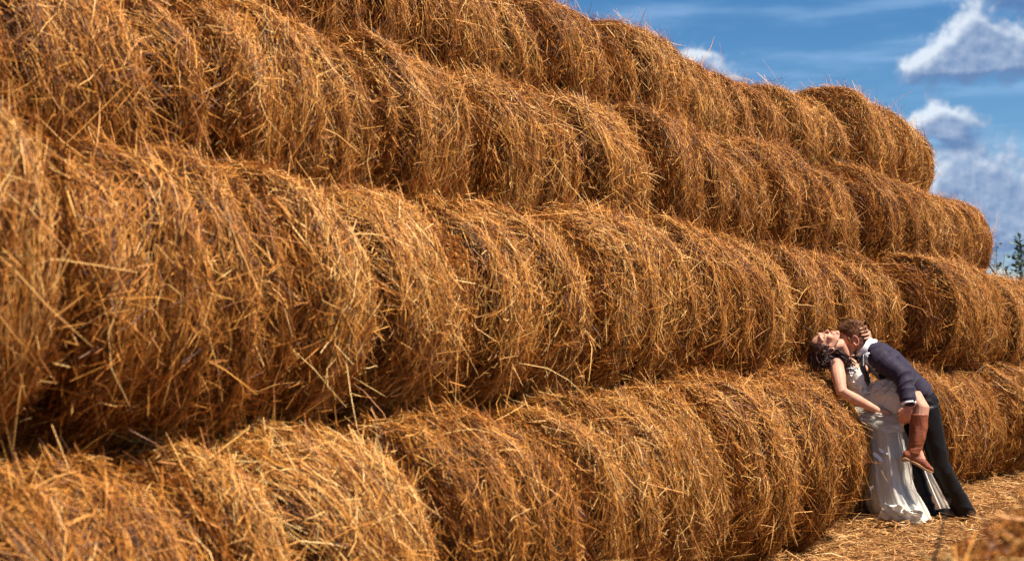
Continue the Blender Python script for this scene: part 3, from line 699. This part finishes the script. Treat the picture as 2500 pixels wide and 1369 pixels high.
    for k in range(80):                                            # locks along the temple and cheek, then over the shoulder
        p0 = P(-.078 + rng.uniform(-.006, .012), rng.uniform(-.05, .03), rng.uniform(-.02, .06))
        e = J(rng.uniform(2010, 2036), rng.uniform(862, 890), rng.uniform(-.22, -.16))
        lock(p0, e, rng.uniform(.0026, .0046), rng.uniform(.005, .016), rng.uniform(.8, 1.7))
    for k in range(80):
        p0 = J(rng.uniform(2024, 2040), rng.uniform(850, 864), rng.uniform(-.20, -.10)); e = J(rng.uniform(2064, 2092), rng.uniform(876, 912), rng.uniform(-.19, -.10))
        lock(p0, e, rng.uniform(.002, .0036), rng.uniform(.004, .014), rng.uniform(.8, 1.7), J(2058, 858, -.2))
    lk = plain(bm, 'hair_lock', M_HAIR_W, hair); lk['kind'] = 'stuff'
    # strapless bodice with satin petals
    bm = bmesh.new()
    tube(bm, [J(2074, 902, -.01), J(2082, 918, -.01), J(2094, 945, .01), J(2102, 964, .02), J(2114, 985, .03)], [(.148, .092), (.152, .108), (.132, .102), (.124, .096), (.160, .112)], n=24, dome=False)
    for k in (-1, 1): ball(bm, J(2090, 908, -.01) + Vector((.0, .066 * k, 0)), .062, .066, .060)
    bod = fuse(bm, 'bodice', M_SATIN, bride, .006, 5); wrinkle(bod, [(b_wst, (.4, 0, 1), .12, .05, .004), (b_ch, (.5, 0, .9), .1, .035, .003)], .004)
    def petal(p, nrm, s, par):
        bm = bmesh.new(); nrm = Vector(nrm).normalized(); _, a, b = frame_at(nrm, Vector((rng.uniform(-1, 1), rng.uniform(-1, 1), rng.uniform(-1, 1))))
        vs = [bm.verts.new(p + a * (x * s) + b * (y * s) + nrm * (h * s)) for x, y, h in ((-1, 0, .1), (-.45, .45, .28), (.5, .40, .22), (1, 0, .55), (.5, -.42, .3), (-.45, -.42, .2), (0, 0, .02))]
        for i in range(6): bm.faces.new((vs[i], vs[(i + 1) % 6], vs[6]))
        plain(bm, 'petal', M_PETAL, par)
    for k in range(30):
        t = rng.random(); p = J(2079 + 28 * t + rng.uniform(-10, 16), 900 + 62 * t, -.135 - .02 * rng.random())
        petal(p, (.35, -1, .25), rng.uniform(.010, .019), bod)
    for u, v in ((2072, 899), (2078, 897), (2083, 899), (2088, 901), (2076, 906), (2083, 907), (2079, 913)): petal(J(u, v, -.165), (-.1, -1, .5), .021, bod)
    # skirt: lining and two loose tulle layers
    rows = [(985, 2090, 2172, .13), (1005, 2088, 2184, .16), (1030, 2094, 2188, .19), (1060, 2104, 2194, .20), (1095, 2109, 2204, .205), (1135, 2114, 2213, .21), (1170, 2117, 2217, .215),
            (1200, 2120, 2226, .23), (1230, 2125, 2243, .25), (1250, 2138, 2254, .26), (1264, 2160, 2262, .25)]
    def skirt(name, mat, grow, amp, nf, ph, seed, cut=None):
        ns, nt = 54, 150; V = []
        rs = np.linspace(0, len(rows) - 1, ns)
        tab = np.array(rows, float); tab = np.stack([np.interp(rs, range(len(rows)), tab[:, i]) for i in range(4)], 1)
        th = np.linspace(0, 2 * np.pi, nt, endpoint=False)
        for i, (v, u0, u1, d) in enumerate(tab):
            t = i / (ns - 1); c = J((u0 + u1) / 2, v, .02 - .10 * t); hw = (u1 - u0) / 2 * .00294 * grow
            wp = 5.5 * (vnoise(np.full(nt, t * 1.6 + 2 * seed), th / (2 * np.pi) * 7, 50 + seed, 7) - .5)
            fold = np.sin(np.round(nf * .75) * th + ph + 2.2 * t + wp + 1.6 * np.sin(2 * th + seed)) * .45 + np.sin((nf * 2 + 1) * th + 3 * t + seed) * .3 + .9 * (vnoise(np.full(nt, t * 4 + seed), th / (2 * np.pi) * 12, 70 + seed, 12) - .5)
            r = 1 + amp * (.25 + .75 * t ** .8) * fold
            x = c.x + hw * np.cos(th) * r; y = c.y + d * grow * np.sin(th) * r
            z = c.z + .02 * t * np.sin(3 * th + seed) * (1 if i < ns - 1 else 0) + .012 * t * vnoise(np.full(nt, 3.0 + seed), th / 6.2832 * 16, 77 + seed, 16)
            V.append(np.stack([x, y, np.maximum(z, .004)], 1))
        o = link(name, np_mesh(name, np.concatenate(V), grid_faces(ns, nt, True)), bride, mat); return o
    skirt('skirt_lining', M_LINING, .93, .075, 11, .4, 1)
    sk = skirt('skirt_tulle', M_TULLE, 1.06, .13, 9, 1.7, 2)
    for u, v, s in ((2139, 1112, .032), (2147, 1120, .030), (2151, 1100, .026), (2170, 1108, .024), (2175, 1116, .02), (2108, 1024, .028), (2116, 1030, .026), (2128, 1190, .02)):
        petal(J(u, v, -.235), (.1, -1, .15), s, sk)
    # cloth over the raised thigh, open towards the knee
    def lap(name, mat, grow, amp, seed, t1=1.0):
        ns, nt = 30, 96; V = []; th = np.linspace(0, 2 * np.pi, nt, endpoint=False)
        for i in range(ns):
            t = i / (ns - 1) * t1
            c = J(2100 + 98 * t, 990 - 10 * math.sin(t * 3.0) - 2 * t, .0 - .24 * t); rr = (.118 + .012 * math.sin(3 * t)) * grow
            fold = .5 * np.sin(6 * th + 3.0 * t + seed) + .4 * np.sin(11 * th - 4 * t + 2 * seed) + .8 * (vnoise(np.full(nt, 5 * t + seed), th / 6.2832 * 9, 90 + seed, 9) - .5)
            r = rr * (1 + amp * (.4 + .9 * t * t) * fold)
            zz = np.sin(th); dz = np.where(zz < 0, .92, 1.06)
            V.append(np.stack([c.x + .02 * fold * t + .03 * t * zz, c.y + r * np.cos(th) * 1.05, c.z + r * zz * dz], 1))
        return link(name, np_mesh(name, np.concatenate(V), grid_faces(ns, nt, True)), bride, mat)
    lap('lap_cloth', M_LINING, .99, .17, 1, .96); lap('lap_tulle', M_TULLE, 1.07, .17, 2, 1.0)
    # crumpled tulle gathered between the two, and the free swag under her hand
    def swag(name, pts, w, n2, seed, mat=M_TULLE, amp=.02):
        pts = [Vector(p) for p in pts]; ns = 40; V = []
        for i in range(ns):
            t = i / (ns - 1) * (len(pts) - 1); k = min(int(t), len(pts) - 2); p = pts[k].lerp(pts[k + 1], t - k)
            for j in range(n2):
                s = j / (n2 - 1) - .5
                f = amp * (math.sin(j * 1.5 + i * .12 + seed) + .8 * math.sin(j * .8 - i * .25 + seed * 2))
                V.append((p.x + s * w.x + f * .3, p.y + s * w.y - abs(f), p.z + s * w.z + f * .6))
        return link(name, np_mesh(name, np.array(V), grid_faces(ns, n2)), bride, mat)
    swag('tulle_ruffle', [J(2125, 952, -.18), J(2155, 944, -.24), J(2180, 938, -.27), J(2200, 944, -.27)], Vector((.02, -.06, -.09)), 18, 1, amp=.024)
    swag('tulle_swag', [J(2092, 1012, -.20), J(2130, 1026, -.27), J(2165, 1030, -.30), J(2198, 1036, -.31)], Vector((.02, -.04, -.11)), 18, 2, amp=.018)
    swag('tulle_swag', [J(2185, 1030, -.2), J(2196, 1070, -.22), J(2200, 1110, -.24), J(2212, 1160, -.22), J(2218, 1205, -.22), J(2238, 1245, -.22)], Vector((.09, -.02, .03)), 16, 3, amp=.020)
    swag('tulle_hem', [J(2150, 1244, -.25), J(2180, 1252, -.30), J(2210, 1258, -.33), J(2246, 1266, -.34)], Vector((.02, -.08, .10)), 20, 5, M_LINING, .022)
    # train spread on the straw behind his legs
    ns, nt = 36, 46; V = []
    for i in range(ns):
        t = i / (ns - 1); a = J(2212 + 10 * t, 1085 + 175 * t, .22); b = J(2248 + 92 * t ** 1.2, 1088 + 171 * t, .22)
        for j in range(nt):
            s = j / (nt - 1); p = a.lerp(b, s); f = math.sin(s * 22 + 2 * t) * .5 + math.sin(s * 41 - t * 3 + 1) * .3
            V.append((p.x, p.y + .10 * f * (.2 + t) * .35 + .10 * t, max(.012, p.z + .012 * f * t)))
    link('train', np_mesh('train', np.array(V), grid_faces(ns, nt)), bride, M_LINING)
    # tall brown boot on the raised leg
    bm = bmesh.new()
    ft = J(2277, 1149, -.325); hl = J(2214, 1110, -.31)
    tube(bm, [J(2243, 1010, -.30), J(2243, 1040, -.30), J(2239, 1072, -.305), J(2234, 1094, -.31), J(2229, 1108, -.31)], [.065, .062, .056, .048, .050], n=20, dome=False)
    tube(bm, [hl, J(2226, 1112, -.31), J(2245, 1124, -.315), J(2262, 1138, -.32), ft], [.036, (.040, .044), (.041, .038), (.040, .028), (.018, .012)], n=18)
    boot = fuse(bm, 'boot', M_BOOT, bride, .0048, 4)
    wrinkle(boot, [(J(2232, 1096, -.31), (.1, 0, 1), .06, .026, .005), (J(2248, 1040, -.33), (1, 0, .2), .10, .05, .003)], .004)
    bm = bmesh.new()
    tube(bm, [J(2207, 1117, -.31), J(2220, 1123, -.31), J(2241, 1134, -.318), J(2259, 1146, -.322), J(2277, 1153, -.325)], [(.036, .010), (.036, .010), (.040, .010), (.039, .009), (.018, .006)], n=14, ref=Vector((0, 1, 0)))
    ball(bm, J(2209, 1121, -.31), .028, .034, .018)
    fuse(bm, 'sole', M_SOLE, boot, .004, 2)
build_bride()

# ------------------------------------------------------------------ loose hay heap near the lens
def heap():
    rng = np.random.RandomState(77)
    c = EYE + FWD * 3.05 + RGT * 1.42; H, RX = 1.02, .78
    def hz(u, v):                                                # height over the footprint
        r2 = u * u + v * v
        return H * np.clip(1 - r2, 0, 1) ** .62 * (1 + .16 * (vnoise(u * 4 + 20, v * 4 + 20, 31) - .5)) + .05 * (vnoise(u * 11 + 20, v * 11 + 20, 32) - .5)
    nr, nt = 30, 64; r = np.linspace(0, 1, nr) ** .7; th = np.linspace(0, 2 * np.pi, nt, endpoint=False)
    Rr, T = np.meshgrid(r, th, indexing='ij'); u = Rr * np.cos(T); v = Rr * np.sin(T)
    V = np.stack([u * RX, v * RX, hz(u, v) - .05], -1).reshape(-1, 3)
    o = link('hay_heap', np_mesh('hay_heap', V, grid_faces(nr, nt, True)), None, M_CORE); o.location = (c.x, c.y, 0)
    tag(o, 'small dark heap of loose hay close to the lens, at the lower right corner', 'hay heap')
    n = 15000; r = np.sqrt(rng.rand(n)); a = rng.uniform(0, 2 * np.pi, n); u = r * np.cos(a); v = r * np.sin(a); e = .02
    z = hz(u, v); gx = (hz(u + e, v) - z) / (e * RX); gy = (hz(u, v + e) - z) / (e * RX)
    N_ = np.stack([-gx, -gy, np.ones(n)], 1); N_ /= np.linalg.norm(N_, axis=1, keepdims=True)
    d = rng.normal(0, 1, (n, 3)); d -= N_ * (d * N_).sum(1, keepdims=True) * rng.uniform(.45, 1, (n, 1)); d /= np.linalg.norm(d, axis=1, keepdims=True)
    ln = rng.uniform(.06, .26, n)
    P = np.stack([u * RX, v * RX, z - rng.uniform(0, .05, n)], 1)[:, None] + d[:, None] * (np.linspace(-.5, .5, 4)[None] * ln[:, None])[:, :, None]
    P[:, 1] += rng.normal(0, .012, (n, 3))
    me = ribbons('straw', P, rng.uniform(.003, .006, n), N_, rng.normal(0, .7, n), np.clip(rng.normal(.52, .28, n), 0, 1))
    link('straw', me, o, M_STRAW)['kind'] = 'stuff'
    bm = bmesh.new()
    for k in range(9):
        t = rng.uniform(0, 6.28); p = Vector((.5 * math.cos(t), .5 * math.sin(t), H * .72)); q = p + Vector((rng.uniform(-.12, .12), rng.uniform(-.12, .12), rng.uniform(.10, .24)))
        tube(bm, [p, p.lerp(q, .5) + Vector((.012, 0, 0)), q], [.004, .0035, .002], n=5)
    plain(bm, 'stalk', M_TWIG, o)['kind'] = 'stuff'
heap()

# ------------------------------------------------------------------ greenery behind the far end of the stack
def leafy(name, label, cat, base, shoots, leaf, nleaf, seed, group=None):
    """woody stem at `base`, upright shoots (dx, dy, height, lean) carrying many small folded leaves"""
    rng = np.random.RandomState(seed)
    o = bpy.data.objects.new(name, None); COL.objects.link(o); o.location = base; tag(o, label, cat, group)
    bm = bmesh.new(); LV = []; LF = []; SH = []
    for dx, dy, h, ln in shoots:
        pts = [Vector((dx * .25, dy * .25, 0))]
        for k in range(1, 8):
            t = k / 7; pts.append(Vector((dx * (.25 + .75 * t) + ln * t * t, dy * (.25 + .75 * t), h * t)) + Vector(rng.normal(0, .02 * h / 3, 3)))
        tube(bm, pts, [max(.004, .022 * h / 3 * (1.1 - k / 7)) for k in range(8)], n=6)
        for _ in range(nleaf):
            t = rng.uniform(.12, 1) ** .8; k = min(int(t * 7), 6); p = np.array(pts[k].lerp(pts[k + 1], t * 7 - k))
            dr = rng.normal(0, 1, 3); dr[2] = abs(dr[2]) * .6 + .1; dr /= np.linalg.norm(dr); s = leaf * rng.uniform(.6, 1.25)
            p = p + dr * rng.uniform(.01, .10) * (1.35 - t) * 1.6 * h / 3
            sd = np.cross(dr, rng.normal(0, 1, 3)); sd /= np.linalg.norm(sd) + 1e-6; up = np.cross(sd, dr); b = len(LV)
            LV += [p, p + dr * s * .5 + sd * s * .30 + up * s * .1, p + dr * s, p + dr * s * .5 - sd * s * .30 + up * s * .1]; LF.append((b, b + 1, b + 2, b + 3)); SH += [rng.rand()] * 4
    plain(bm, 'trunk' if cat == 'tree' else 'stem', M_TWIG, o)
    me = np_mesh('foliage', np.array(LV), np.array(LF), False); at = me.attributes.new('shade', 'FLOAT', 'POINT'); at.data.foreach_set('value', np.array(SH, np.float32))
    link('crown' if cat == 'tree' else 'foliage', me, o, M_LEAF)['kind'] = 'stuff'
def ground_at(u, depth):
    p = EYE + FWD * depth + RGT * ((u - 1250) / 3400 * depth); return (p.x, p.y, -.02)
leafy('sapling_tree', 'dark leafy young tree rising behind the far right end of the bales', 'tree', ground_at(2506, 23),
      [(-.16, 0, 2.75, -.12), (.02, .1, 3.05, -.04), (.25, .2, 3.1, .1), (-.3, .2, 2.45, -.14), (.45, -.2, 3.2, .2), (.7, .3, 3.0, .3), (-.05, -.2, 2.5, .0), (.3, 0, 2.6, 0)], .10, 95, 5)
leafy('bush', 'low dark bush far behind the end of the stack', 'bush', ground_at(2480, 30), [(k * .32 - 1.2, 0, 2.0 + .35 * ((k * 7) % 3), .05) for k in range(9)], .11, 70, 15)
leafy('bush', 'small dark bush showing over the second row, left of the young tree', 'bush', ground_at(2441, 22),
      [(-.06, 0, 2.85, -.05), (.05, .1, 2.62, .05), (.16, 0, 2.7, .1), (.0, -.1, 2.4, .02), (-.16, 0, 2.5, -.04)], .07, 60, 9)
# rope running down from the third row behind the stack
bm = bmesh.new(); r0 = Vector((15.40, 4.40, 2.22)); r1 = Vector((23.70, 6.07, 1.72))
tube(bm, [r0.lerp(r1, k / 8) - Vector((0, 0, .03 * math.sin(math.pi * k / 8))) for k in range(9)], [.010] * 9, n=6)
tag(plain(bm, 'rope', M_ROPE, None), 'thin dark rope slanting from the far end of the third row to the young tree', 'rope')
